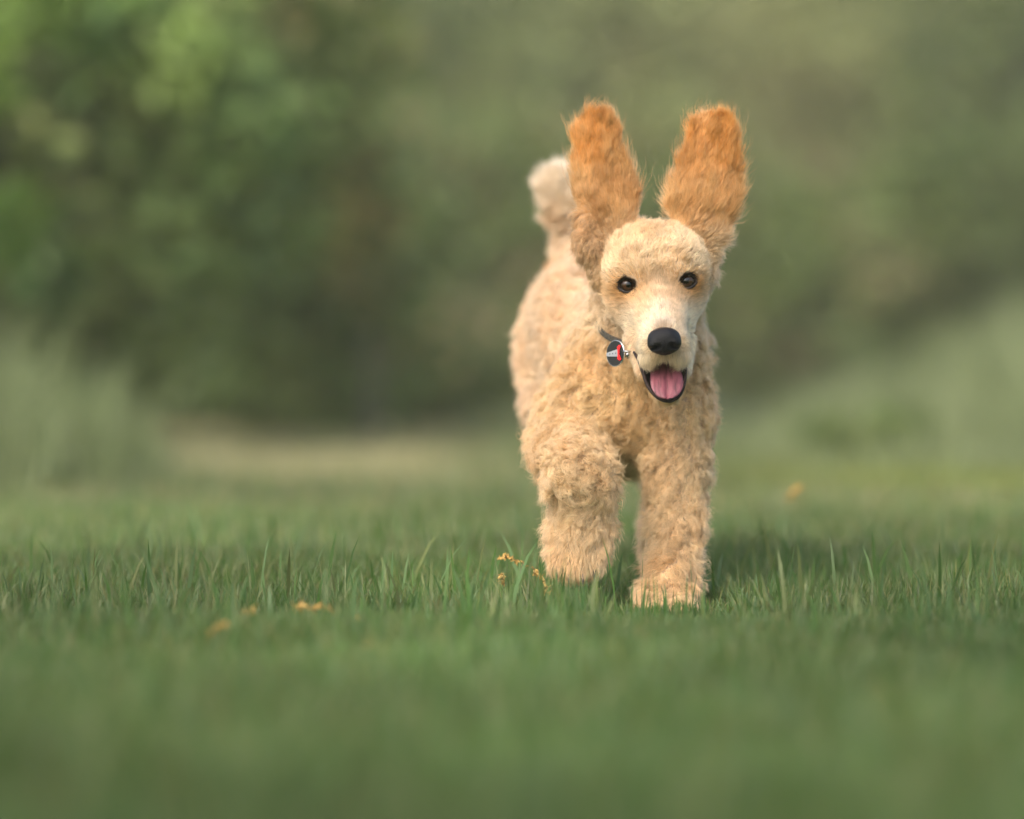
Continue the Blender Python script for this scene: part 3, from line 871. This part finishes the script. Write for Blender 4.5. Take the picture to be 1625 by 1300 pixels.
def make_fur(name, regs, n, rad, par, npt=7, label=None):
    fm = {}
    def dens(c, F):
        r = rg_[F[:, 0]]
        m = np.isin(r, regs)
        d = np.where(np.isin(r, ('muzzle', 'lip', 'brow', 'cheek', 'jaw')), 2.6, 1.0) * m
        d *= np.where(np.isin(r, ('body', 'rump', 'hind')), .55, 1)
        d *= np.where(VN[F[:, 0]][:, 1] > .35, .45, 1)
        return d
    p, nn = sample_surface(n, dens)
    L, lift, curl, col, flow, reg = attrs(p)
    q = p - E
    h = np.stack([q @ HX, q @ HY, q @ HZ], 1)              # head frame
    u, v = project(p)
    face = np.isin(reg, ('muzzle', 'lip', 'brow', 'cheek', 'skull', 'jaw'))
    # bare places: eyes, nose, inside of the mouth
    keep = np.ones(len(p), bool)
    for sx in (-1, 1):
        ex = (h[:, 0] - sx * .0358) / .0119
        ez = (h[:, 2] - .0005) / .0103
        keep &= ~((ex ** 2 + ez ** 2 < 1) & (h[:, 1] < .02))
    nx, nz_ = (h[:, 0] - NL[0]) / .0185, (h[:, 2] - NL[2]) / .0155
    keep &= ~((nx ** 2 + nz_ ** 2 < 1) & (h[:, 1] < -.07))
    keep &= ~(in_poly(u, v, RIM) & (p[:, 1] < 4.70) & (v > 578) & face)
    cav = ell(p, P(1056, 594, 4.645), np.array([.0185, .034, .023]))
    keep &= ~((cav < .001) & face)
    # hair of the face runs away from the nose, over the skull and outwards
    toN = p - (E + HX * NL[0] + HY * (NL[1] + .01) + HZ * (NL[2] - .004))
    ff = nrm(toN)
    wf = np.where(np.isin(reg, ('muzzle', 'brow', 'cheek')), .85, np.where(reg == 'skull', .5, np.where(reg == 'lip', .45, 0)))[:, None]
    flow = nrm(flow * (1 - wf) + ff * wf)
    # distance to the eyes
    de = np.minimum(np.hypot(h[:, 0] - .0358, h[:, 2]), np.hypot(h[:, 0] + .0358, h[:, 2]))
    front = face & (h[:, 1] < .05) & ~((reg == 'skull') & (h[:, 2] > .014 + RNG.normal(0, .006, len(p))))
    L = np.where(front, L * np.clip(.45 + (de - .010) / .03, .45, 1), L)
    must = (reg == 'lip') & (h[:, 1] < -.045) & (h[:, 2] < NL[2] - .012)
    L = np.where(must, L * 1.9, L)
    flow = np.where(must[:, None], nrm(np.array([0, -.25, -1.0]) + flow * .5), flow)
    edge = np.where(reg == 'ear', np.clip(1 - np.abs(nn[:, 1]), 0, 1) ** 1.5, 0)
    L = L * (1 + .25 * edge) * np.where((reg == 'ear') & (RNG.random(len(p)) < .06), 1.5, 1)
    lift = lift + .30 * edge
    # whirls
    big = np.where(front & ~np.isin(reg, ('skull',)), .25, 1.0)
    flow = nrm(flow + vnoise3(p, 38, 5) * (.55 * curl * big)[:, None])
    tan = nrm(flow - (flow * nn).sum(1, keepdims=True) * nn)
    # tufts
    stray = RNG.random(len(p)) < np.where(reg == 'ear', .14, .08)
    ca1, ra1 = voronoi(p + vnoise3(p, 60, 9) * .004, .0140, 21)
    cb1, rb1 = voronoi(p + vnoise3(p, 80, 19) * .003, .0100, 27)
    pick = (vnoise(p, 33, 91) > .5)[:, None]
    c1, r1 = np.where(pick, ca1, cb1), np.where(pick, ra1, rb1)
    c2, r2 = voronoi(p, .0038, 33)
    isear = reg == 'ear'
    tuft = np.where(front, .45, 1.0) * np.clip(L / .018, .3, 1.1) * np.where(isear, .5, 1)
    dirv = tan * (1 - lift)[:, None] + nn * lift[:, None]
    dirv = nrm(dirv + (r1[:, :3] - .5) * (1.15 * curl * tuft)[:, None] + (r2[:, :3] - .5) * (.5 * tuft)[:, None] + RNG.normal(0, .10, p.shape))
    up_ = np.clip((dirv * nn).sum(1), None, 9)
    dirv = nrm(dirv + nn * np.clip(.16 - up_, 0, 1)[:, None])      # never into the skin
    side = nrm(np.cross(dirv, nn))
    Ls = L * (.72 + .5 * r1[:, 3]) * RNG.uniform(.65, 1.15, len(p)) * np.where(stray, 1.28, 1)
    phase = (r1[:, 4] * 6.283) + RNG.normal(0, .35, len(p)) + r2[:, 3] * 1.2
    freq = (Ls / .019) * 6.283 * (.75 + .4 * r1[:, 0])
    amp = .0030 * curl * np.clip(L / .018, .1, 1.2) * np.where(front, .35, 1)
    s = np.linspace(0, 1, npt)[None, :, None]
    X = p[:, None] + dirv[:, None] * (Ls[:, None, None] * s)
    # droop back towards the flow
    X += tan[:, None] * (Ls * .22)[:, None, None] * s ** 2 - nn[:, None] * (Ls * .16)[:, None, None] * s ** 2.2
    ph = freq[:, None, None] * s + phase[:, None, None]
    ramp = np.clip(s * 1.5, 0, 1) ** 1.1
    X += side[:, None] * (amp[:, None, None] * np.sin(ph) * ramp) + np.cross(side, dirv)[:, None] * (amp[:, None, None] * .8 * np.cos(ph) * ramp)
    # clumping towards tuft centres
    def clump(c, k, e):
        off = c - p
        off = off - (off * nn).sum(1, keepdims=True) * nn
        return off[:, None] * (k[:, None, None] * s ** e)
    X += clump(c1, .60 * tuft * np.where(front, .3, 1) * np.where(stray, .2, 1), 1.4) + clump(c2, np.where(front, .35, .68) * np.where(stray, .3, 1), 1.0)
    # colour of the hair itself
    c = col.copy()
    ax = np.abs(h[:, 0])
    def blend(cc, wgt):
        nonlocal c
        wgt = np.clip(wgt, 0, 1)[:, None]
        c = c * (1 - wgt) + np.array(cc) * wgt
    g = lambda d, s_: np.exp(-(d / s_) ** 2)
    blend((.88, .80, .66), .85 * g(h[:, 0], .013) * g(h[:, 2] + .030, .036) * front)                       # pale blaze
    for sx in (-1, 1):
        blend((.58, .29, .09), 1.1 * g(np.hypot((h[:, 0] - sx * .041) * .85, h[:, 2] + .005), .0225) * front)   # tan round the eyes
        blend((.64, .41, .17), .65 * g(np.hypot(h[:, 0] - sx * .031, (h[:, 2] - .019) * 1.2), .015) * front)
    blend((.66, .40, .15), .7 * g(h[:, 0] + .002, .016) * g(h[:, 2] - .030, .012) * front)
    nd = np.linalg.norm(p - NOSE, axis=1)
    blend((.52, .37, .13), .75 * g(nd, .033) * (h[:, 2] < NL[2] + .003) * front)                             # yellow beard fringe
    blend((.30, .24, .18), .9 * g(np.hypot(h[:, 0] - NL[0], (h[:, 2] - NL[2] - .018) * 1.4), .010) * front)
    blend((.80, .52, .22), .5 * isear * (vnoise(p, 55, 77) ** 2) * 1.2)
    blend((.44, .19, .05), .6 * isear * (vnoise(p, 45, 99) ** 2) * 1.3)
    blend((.85, .68, .49), .5 * vnoise(p, 14, 44) * np.isin(reg, ('body', 'rump', 'tail', 'hind', 'neck')))
    blend((.66, .38, .16), .75 * vnoise(p, 30, 45) ** 2 * ~isear)
    c = c * (1 + RNG.normal(0, .09, (len(p), 1))) * (.86 + .24 * r1[:, 1:2]) * np.where(np.isin(reg, ('body', 'rump', 'hind'))[:, None], .82 + .34 * r1[:, 2:3], 1) * (.86 + .28 * r2[:, 4:5]) * np.where(front[:, None], .90 + .20 * r2[:, 2:3], 1)
    X, c, Ls, reg, rr = X[keep], np.clip(c[keep], .01, .93), Ls[keep], reg[keep], RNG.uniform(.75, 1.25, int(keep.sum()))
    m = len(X)
    hc = bpy.data.hair_curves.new(name)
    hc.add_curves([npt] * m)
    hc.attributes['position'].data.foreach_set('vector', X.astype(np.float32).ravel())
    ra = hc.attributes.get('radius') or hc.attributes.new('radius', 'FLOAT', 'POINT')
    taper = np.array([1, 1, .95, .85, .7, .5, .2])[:npt] if npt == 7 else np.linspace(1, .2, npt)
    R = rad * rr[:, None] * taper[None] * np.where(np.isin(reg, ('muzzle', 'lip', 'brow', 'cheek', 'jaw')), .7, 1)[:, None]
    ra.data.foreach_set('value', R.astype(np.float32).ravel())
    ca = hc.attributes.new('col', 'FLOAT_COLOR', 'CURVE')
    c4 = np.ones((m, 4), np.float32)
    c4[:, :3] = c
    ca.data.foreach_set('color', c4.ravel())
    hc.materials.append(m_fur)
    o = part(link(name, hc), par)
    if label:
        tag(o, label)
    return o

EARR, TAILR = ('ear',), ('tail',)
ALLR = sorted(set(rg_))
make_fur('coat', [r for r in ALLR if r not in EARR + TAILR], 330000, .00021, body)
make_fur('ear_fur', EARR, 60000, .00020, body, label='long wavy orange fur of the raised ears')
make_fur('tail_fur', TAILR, 26000, .00024, body, label='fluffy pale fur of the tail')

# ---- nose
def nose_field(lo, n, step):
    g = np.stack(np.meshgrid(*[lo[i] + step * np.arange(n[i]) for i in range(3)], indexing='ij'), -1)
    f = ell(g, np.array([0, 0, .004]), np.array([.0195, .014, .0125]))
    def sm(o, d, k):
        h = np.maximum(k - np.abs(o - d), 0) / k
        return np.minimum(o, d) - h * h * k / 4
    f = sm(f, ell(g, np.array([0, -.001, -.006]), np.array([.0155, .012, .0115])), .006)
    f = sm(f, ell(g, np.array([-.0115, -.002, -.003]), np.array([.0085, .010, .0095])), .004)
    f = sm(f, ell(g, np.array([.0115, -.002, -.003]), np.array([.0085, .010, .0095])), .004)
    def cut(o, d, k):
        h = np.maximum(k - np.abs(o + d), 0) / k
        return np.maximum(o, -d) + h * h * k / 4
    for sx in (-1, 1):
        f = cut(f, ell(g, np.array([sx * .0085, -.0120, -.0065]), np.array([.0036, .006, .0030])), .0025)
        f = cut(f, ell(g, np.array([sx * .0138, -.0095, -.0088]), np.array([.0050, .006, .0014])), .002)
    q = g.copy()
    f = cut(f, ell(g, np.array([0, -.0145, -.011]), np.array([.0008, .004, .008])), .0015)
    return f
nv, nf = polygonise((-.026, -.02, -.024), (.026, .02, .022), .0008, nose_field)
nose = part(mesh('nose', NOSE + nv[:, :1] * HX + nv[:, 1:2] * HY + nv[:, 2:] * HZ, nf, m_nose))

# ---- eyes
def uv_ball(c, r, nu=64, nv_=40):
    V, F = [], []
    for i in range(nv_ + 1):
        for j in range(nu):
            a, bb = math.pi * i / nv_, 2 * math.pi * j / nu
            V.append((c[0] + r[0] * math.sin(a) * math.cos(bb), c[1] + r[1] * math.sin(a) * math.sin(bb), c[2] + r[2] * math.cos(a)))
    for i in range(nv_):
        for j in range(nu):
            F.append((i * nu + j, (i + 1) * nu + j, (i + 1) * nu + (j + 1) % nu, i * nu + (j + 1) % nu))
    return np.array(V), np.array(F)

def tube(pts, rad, closed=False, ns=8):
    pts = np.array(pts, float)
    n = len(pts)
    rad = np.broadcast_to(rad, n)
    tg = nrm(np.roll(pts, -1, 0) - np.roll(pts, 1, 0)) if closed else nrm(np.gradient(pts, axis=0))
    ref = np.array([0, 1, .01])
    a = nrm(np.cross(tg, ref))
    bb = np.cross(tg, a)
    V = np.concatenate([pts[i] + rad[i] * (np.cos(th) * a[i] + np.sin(th) * bb[i]) [None] for i in range(n) for th in np.linspace(0, 2 * math.pi, ns, endpoint=False)])
    F = []
    for i in range(n if closed else n - 1):
        for j in range(ns):
            i2, j2 = (i + 1) % n, (j + 1) % ns
            F.append((i * ns + j, i * ns + j2, i2 * ns + j2, i2 * ns + j))
    return V.reshape(-1, 3), np.array(F)

for sx, lab in ((-1, None), (1, None)):
    c = H(sx * .0358, .0052, 0)
    V, F = uv_ball(c, (.0112,) * 3)
    fr = nrm(V - np.array(c)) @ nrm(np.array([-sx * .08, -1, 0.02]))
    ec = np.where(fr[:, None] > .93, np.array([.002, .0015, .001]), np.where(fr[:, None] > .70, np.array([.045, .019, .008]), np.array([.02, .012, .008])))
    eye = part(mesh('eye', V, F, m_eye, col=ec))
    pts, rr = [], []
    for k in range(28):
        a = 2 * math.pi * k / 28
        x, z = math.cos(a) * .0106, math.sin(a) * (.0090 if math.sin(a) > 0 else .0093)
        if math.cos(a) * sx > .6:                       # outer corner drawn out
            x += sx * .0022 * (abs(math.cos(a)) - .6) / .4
        y = -math.sqrt(max(.0114 ** 2 - min(x * x + z * z, .0110 ** 2), 1e-8)) - .0012
        q = c + HX * x + HZ * z + HY * y
        pts.append(q)
        rr.append(.0017 + .0007 * max(0, math.sin(a)))
    V, F = tube(pts, np.array(rr), True)
    part(mesh('eyelid', V, F, m_lid), eye)

# ---- mouth: dark lip rim with the hollow behind it, and the tongue
rim = np.array([P(*r) for r in RIM])
def spline(pts, n):
    pts = np.array(pts)
    m = len(pts)
    ext = np.concatenate([[2 * pts[0] - pts[1]], pts, [2 * pts[-1] - pts[-2]]])
    out = []
    for s in np.linspace(0, m - 1 - 1e-6, n):
        i = int(s)
        f = s - i
        p0, p1, p2, p3 = ext[i:i + 4]
        out.append(.5 * ((2 * p1) + (-p0 + p2) * f + (2 * p0 - 5 * p1 + 4 * p2 - p3) * f * f + (-p0 + 3 * p1 - 3 * p2 + p3) * f ** 3))
    return np.array(out)
rs = spline(rim, 60)
cc = P(1055, 588, 4.668)
V = []
rings = 7
for k in range(rings):
    f = k / (rings - 1)
    sc = math.cos(f * math.pi / 2)
    V.append(cc + (rs - cc) * sc * np.array([1, 1, 1]) + np.array([0, .022, 0]) * math.sin(f * math.pi / 2) * (1, 1, 1)[0])
V = np.concatenate(V)
F = []
n_ = len(rs)
for k in range(rings - 1):
    for j in range(n_ - 1):
        F.append((k * n_ + j, (k + 1) * n_ + j, (k + 1) * n_ + j + 1, k * n_ + j + 1))
lrad = np.interp(np.linspace(0, 1, 60), [0, .15, .5, .85, 1], [.0016, .0026, .0022, .0016, .0012])
tv, tf = tube(rs, lrad)
mouth = part(mesh('mouth', np.concatenate([V, tv]), np.concatenate([np.array(F), tf + len(V)]), m_lip))

def tongue_mesh():
    ns, nt_ = 34, 25
    c0, c1 = P(1056, 566, 4.668), P(1059, 633, 4.617)
    top, bot = [], []
    for i in range(ns):
        s = i / (ns - 1)
        hw = .0205 * (min(1, .80 + .35 * s)) * math.sqrt(max(0, 1 - max(0, (s - .50) / .50) ** 2.3)) if s < 1 else 0
        hw = max(hw, .0004)
        cen = c0 + (c1 - c0) * s + np.array([0, -.006 * math.sin(s * math.pi), 0])
        for j in range(nt_):
            x = 2 * j / (nt_ - 1) - 1
            dy = .0032 * (abs(x) ** 2) * -1 + .0030 * math.exp(-(x / .07) ** 2) + .0006 * math.sin(x * 9 + s * 2)
            roundoff = .0032 * (abs(x) ** 8)
            top.append(cen + np.array([hw * x, dy + roundoff * 1.6, 0]))
            bot.append(cen + np.array([hw * x * .99, dy + .0048 - .0032 * abs(x) ** 8 * .2, -.0008]))
    V = np.array(top + bot)
    M = ns * nt_
    F = []
    for i in range(ns - 1):
        for j in range(nt_ - 1):
            a = i * nt_ + j
            F.append((a, a + nt_, a + nt_ + 1, a + 1))
            F.append((M + a, M + a + 1, M + a + nt_ + 1, M + a + nt_))
        for j, fl in ((0, 0), (nt_ - 1, 1)):
            a = i * nt_ + j
            q = (a, M + a, M + a + nt_, a + nt_)
            F.append(q[::-1] if fl else q)
    for j in range(nt_ - 1):
        a = (ns - 1) * nt_ + j
        F.append((a, M + a, M + a + 1, a + 1))
    return V, np.array(F)
V, F = tongue_mesh()
part(mesh('tongue', V, F, m_tongue))

# ---- claws
for u, v, y in ((884, 911, 4.668), (903, 921, 4.666), (925, 921, 4.666), (943, 911, 4.668)):
    a = P(u, v - 9, y)
    pts = [a + np.array([0, -.001 * k, -.0022 * k - .0002 * k * k]) for k in range(6)]
    V, F = tube(pts, np.array([.0022, .0021, .0018, .0013, .0008, .0003]))
    part(mesh('claw', V, F, m_claw))

# ---- collar with its tag
m_collar, t, b = new_mat('collar_webbing')
mx, nz = noise_mix(t, (.012, .011, .010), (.12, .11, .09), 420, 2)
t.links.new(mx.outputs['Result'], b.inputs['Base Color'])
b.inputs['Roughness'].default_value = .7
m_steel = plain_mat('steel', (.6, .6, .6), (.5, .5, .52), 200, .22)
m_steel.node_tree.nodes['Principled BSDF'].inputs['Metallic'].default_value = 1
m_blk = plain_mat('black_enamel', (.006, .006, .008), None, 100, .2)
m_wht = plain_mat('white_enamel', (.24, .26, .28), (.3, .31, .33), 100, .25)
m_red = plain_mat('red_enamel', (.62, .008, .012), None, 100, .2)
CC = P(1028, 497, 4.822)
ca = nrm(np.array([P(1092, 512, 4.80) - P(966, 492, 4.83)]))[0]          # across the neck
cf = nrm(np.array([0, -1.0, -.55]))                                      # forward and down
cf = nrm(cf - (cf @ ca) * ca)
cn = np.cross(ca, cf)
V, F = [], []
nc = 72
for k in range(nc):
    a = 2 * math.pi * k / nc
    q = CC + ca * .0615 * math.cos(a) + cf * .084 * math.sin(a)
    out = nrm(ca * math.cos(a) + cf * math.sin(a))
    for (dr, dn) in ((0, -.0040), (.0022, -.0040), (.0022, .0040), (0, .0040)):
        V.append(q + out * dr + cn * dn)
for k in range(nc):
    for j in range(4):
        k2, j2 = (k + 1) % nc, (j + 1) % 4
        F.append((k * 4 + j, k * 4 + j2, k2 * 4 + j2, k2 * 4 + j))
collar = part(mesh('collar', np.array(V), np.array(F), m_collar, smooth=False))

# disc tag: local x = towards its ring, local y = across, z = out of its face
TC = P(977, 561, 4.700)
yaw = math.radians(-50)
tz = np.array([math.sin(yaw), -math.cos(yaw), .05]); tz = nrm(tz)
tx = nrm(np.array([math.cos(yaw), math.sin(yaw), .10])); tx = nrm(tx - (tx @ tz) * tz)
ty = np.cross(tz, tx)
def TG(x, y, z):
    return TC + tx * x + ty * y + tz * z
RT = .0165
def disc(r, z0, z1, n=48, bev=.0004):
    V, F = [], []
    prof = [(0, z1), (r * .5, z1), (r - bev, z1), (r, z1 - bev), (r, z0 + bev), (r - bev, z0), (0, z0)]
    for (rr, zz) in prof:
        for k in range(n):
            a = 2 * math.pi * k / n
            V.append(TG(rr * math.cos(a), rr * math.sin(a), zz))
    for i in range(len(prof) - 1):
        for k in range(n):
            F.append((i * n + k, (i + 1) * n + k, (i + 1) * n + (k + 1) % n, i * n + (k + 1) % n))
    return np.array(V), np.array(F)
tagm = []
def addm(V, F, mi):
    tagm.append((np.array(V), np.array(F), mi))
V, F = disc(RT, -.0010, .0008)
addm(V, F, 0)
V, F = disc(RT - .0011, .0008, .0012)
addm(V, F, 1)
def flat(pts, z, mi):
    """convex outline as a fan of quads"""
    c = np.mean(pts, 0)
    n = len(pts)
    V = [TG(x, y, z) for x, y in pts] + [TG(x, y, z - .0003) for x, y in pts] + [TG(*c, z)]
    F = []
    for k in range(n):
        k2 = (k + 1) % n
        F.append((k, k2, 2 * n, 2 * n))
        F.append((k, n + k, n + k2, k2))
    addm(V, F, mi)
flat([(.0075, -.0048), (.0075, .0048), (-.0146, .0022), (-.0153, 0), (-.0146, -.0022)], .0016, 2)
flat([(.0060, 0), (.0085, -.0013), (.0120, -.0086), (.0085, -.0098), (.0048, -.0072)], .0020, 3)
flat([(.0060, 0), (.0048, .0072), (.0085, .0098), (.0120, .0086), (.0085, .0013)], .0020, 3)
flat([(.0086, -.0022), (.0098, 0), (.0086, .0022), (.0058, .0018), (.0058, -.0018)], .0023, 3)
for x in (.0022, -.0035, -.0088):
    flat([(x + .0008 * math.cos(a), .0008 * math.sin(a)) for a in np.linspace(0, 6.283, 8, endpoint=False)], .0019, 1)
V = np.concatenate([a for a, _, _ in tagm])
off = 0
Fs, mi = [], []
for a, f, m_ in tagm:
    tri = f[:, 2] == f[:, 3]
    if tri.any():
        Fs.append(f[tri][:, :3] + off); mi += [m_] * int(tri.sum())
    if (~tri).any():
        Fs.append(f[~tri] + off); mi += [m_] * int((~tri).sum())
    off += len(a)
tag_o = part(mesh('name_tag', V, Fs, [m_steel, m_blk, m_wht, m_red], smooth=False, mi=mi), collar)
tag(tag_o, 'round tag with black jacket, white shirt and red bow tie design')
rp = [TG(RT + .0042 + .0046 * math.cos(a), 0, .0046 * math.sin(a)) for a in np.linspace(0, 6.283, 20, endpoint=False)]
V, F = tube(rp, .0008, True)
part(mesh('split_ring', V, F, m_steel), collar)
V, F = uv_ball(P(996, 563, 4.694), (.0046, .0046, .0050), 24, 14)
part(mesh('bell', V, F, m_steel), collar)
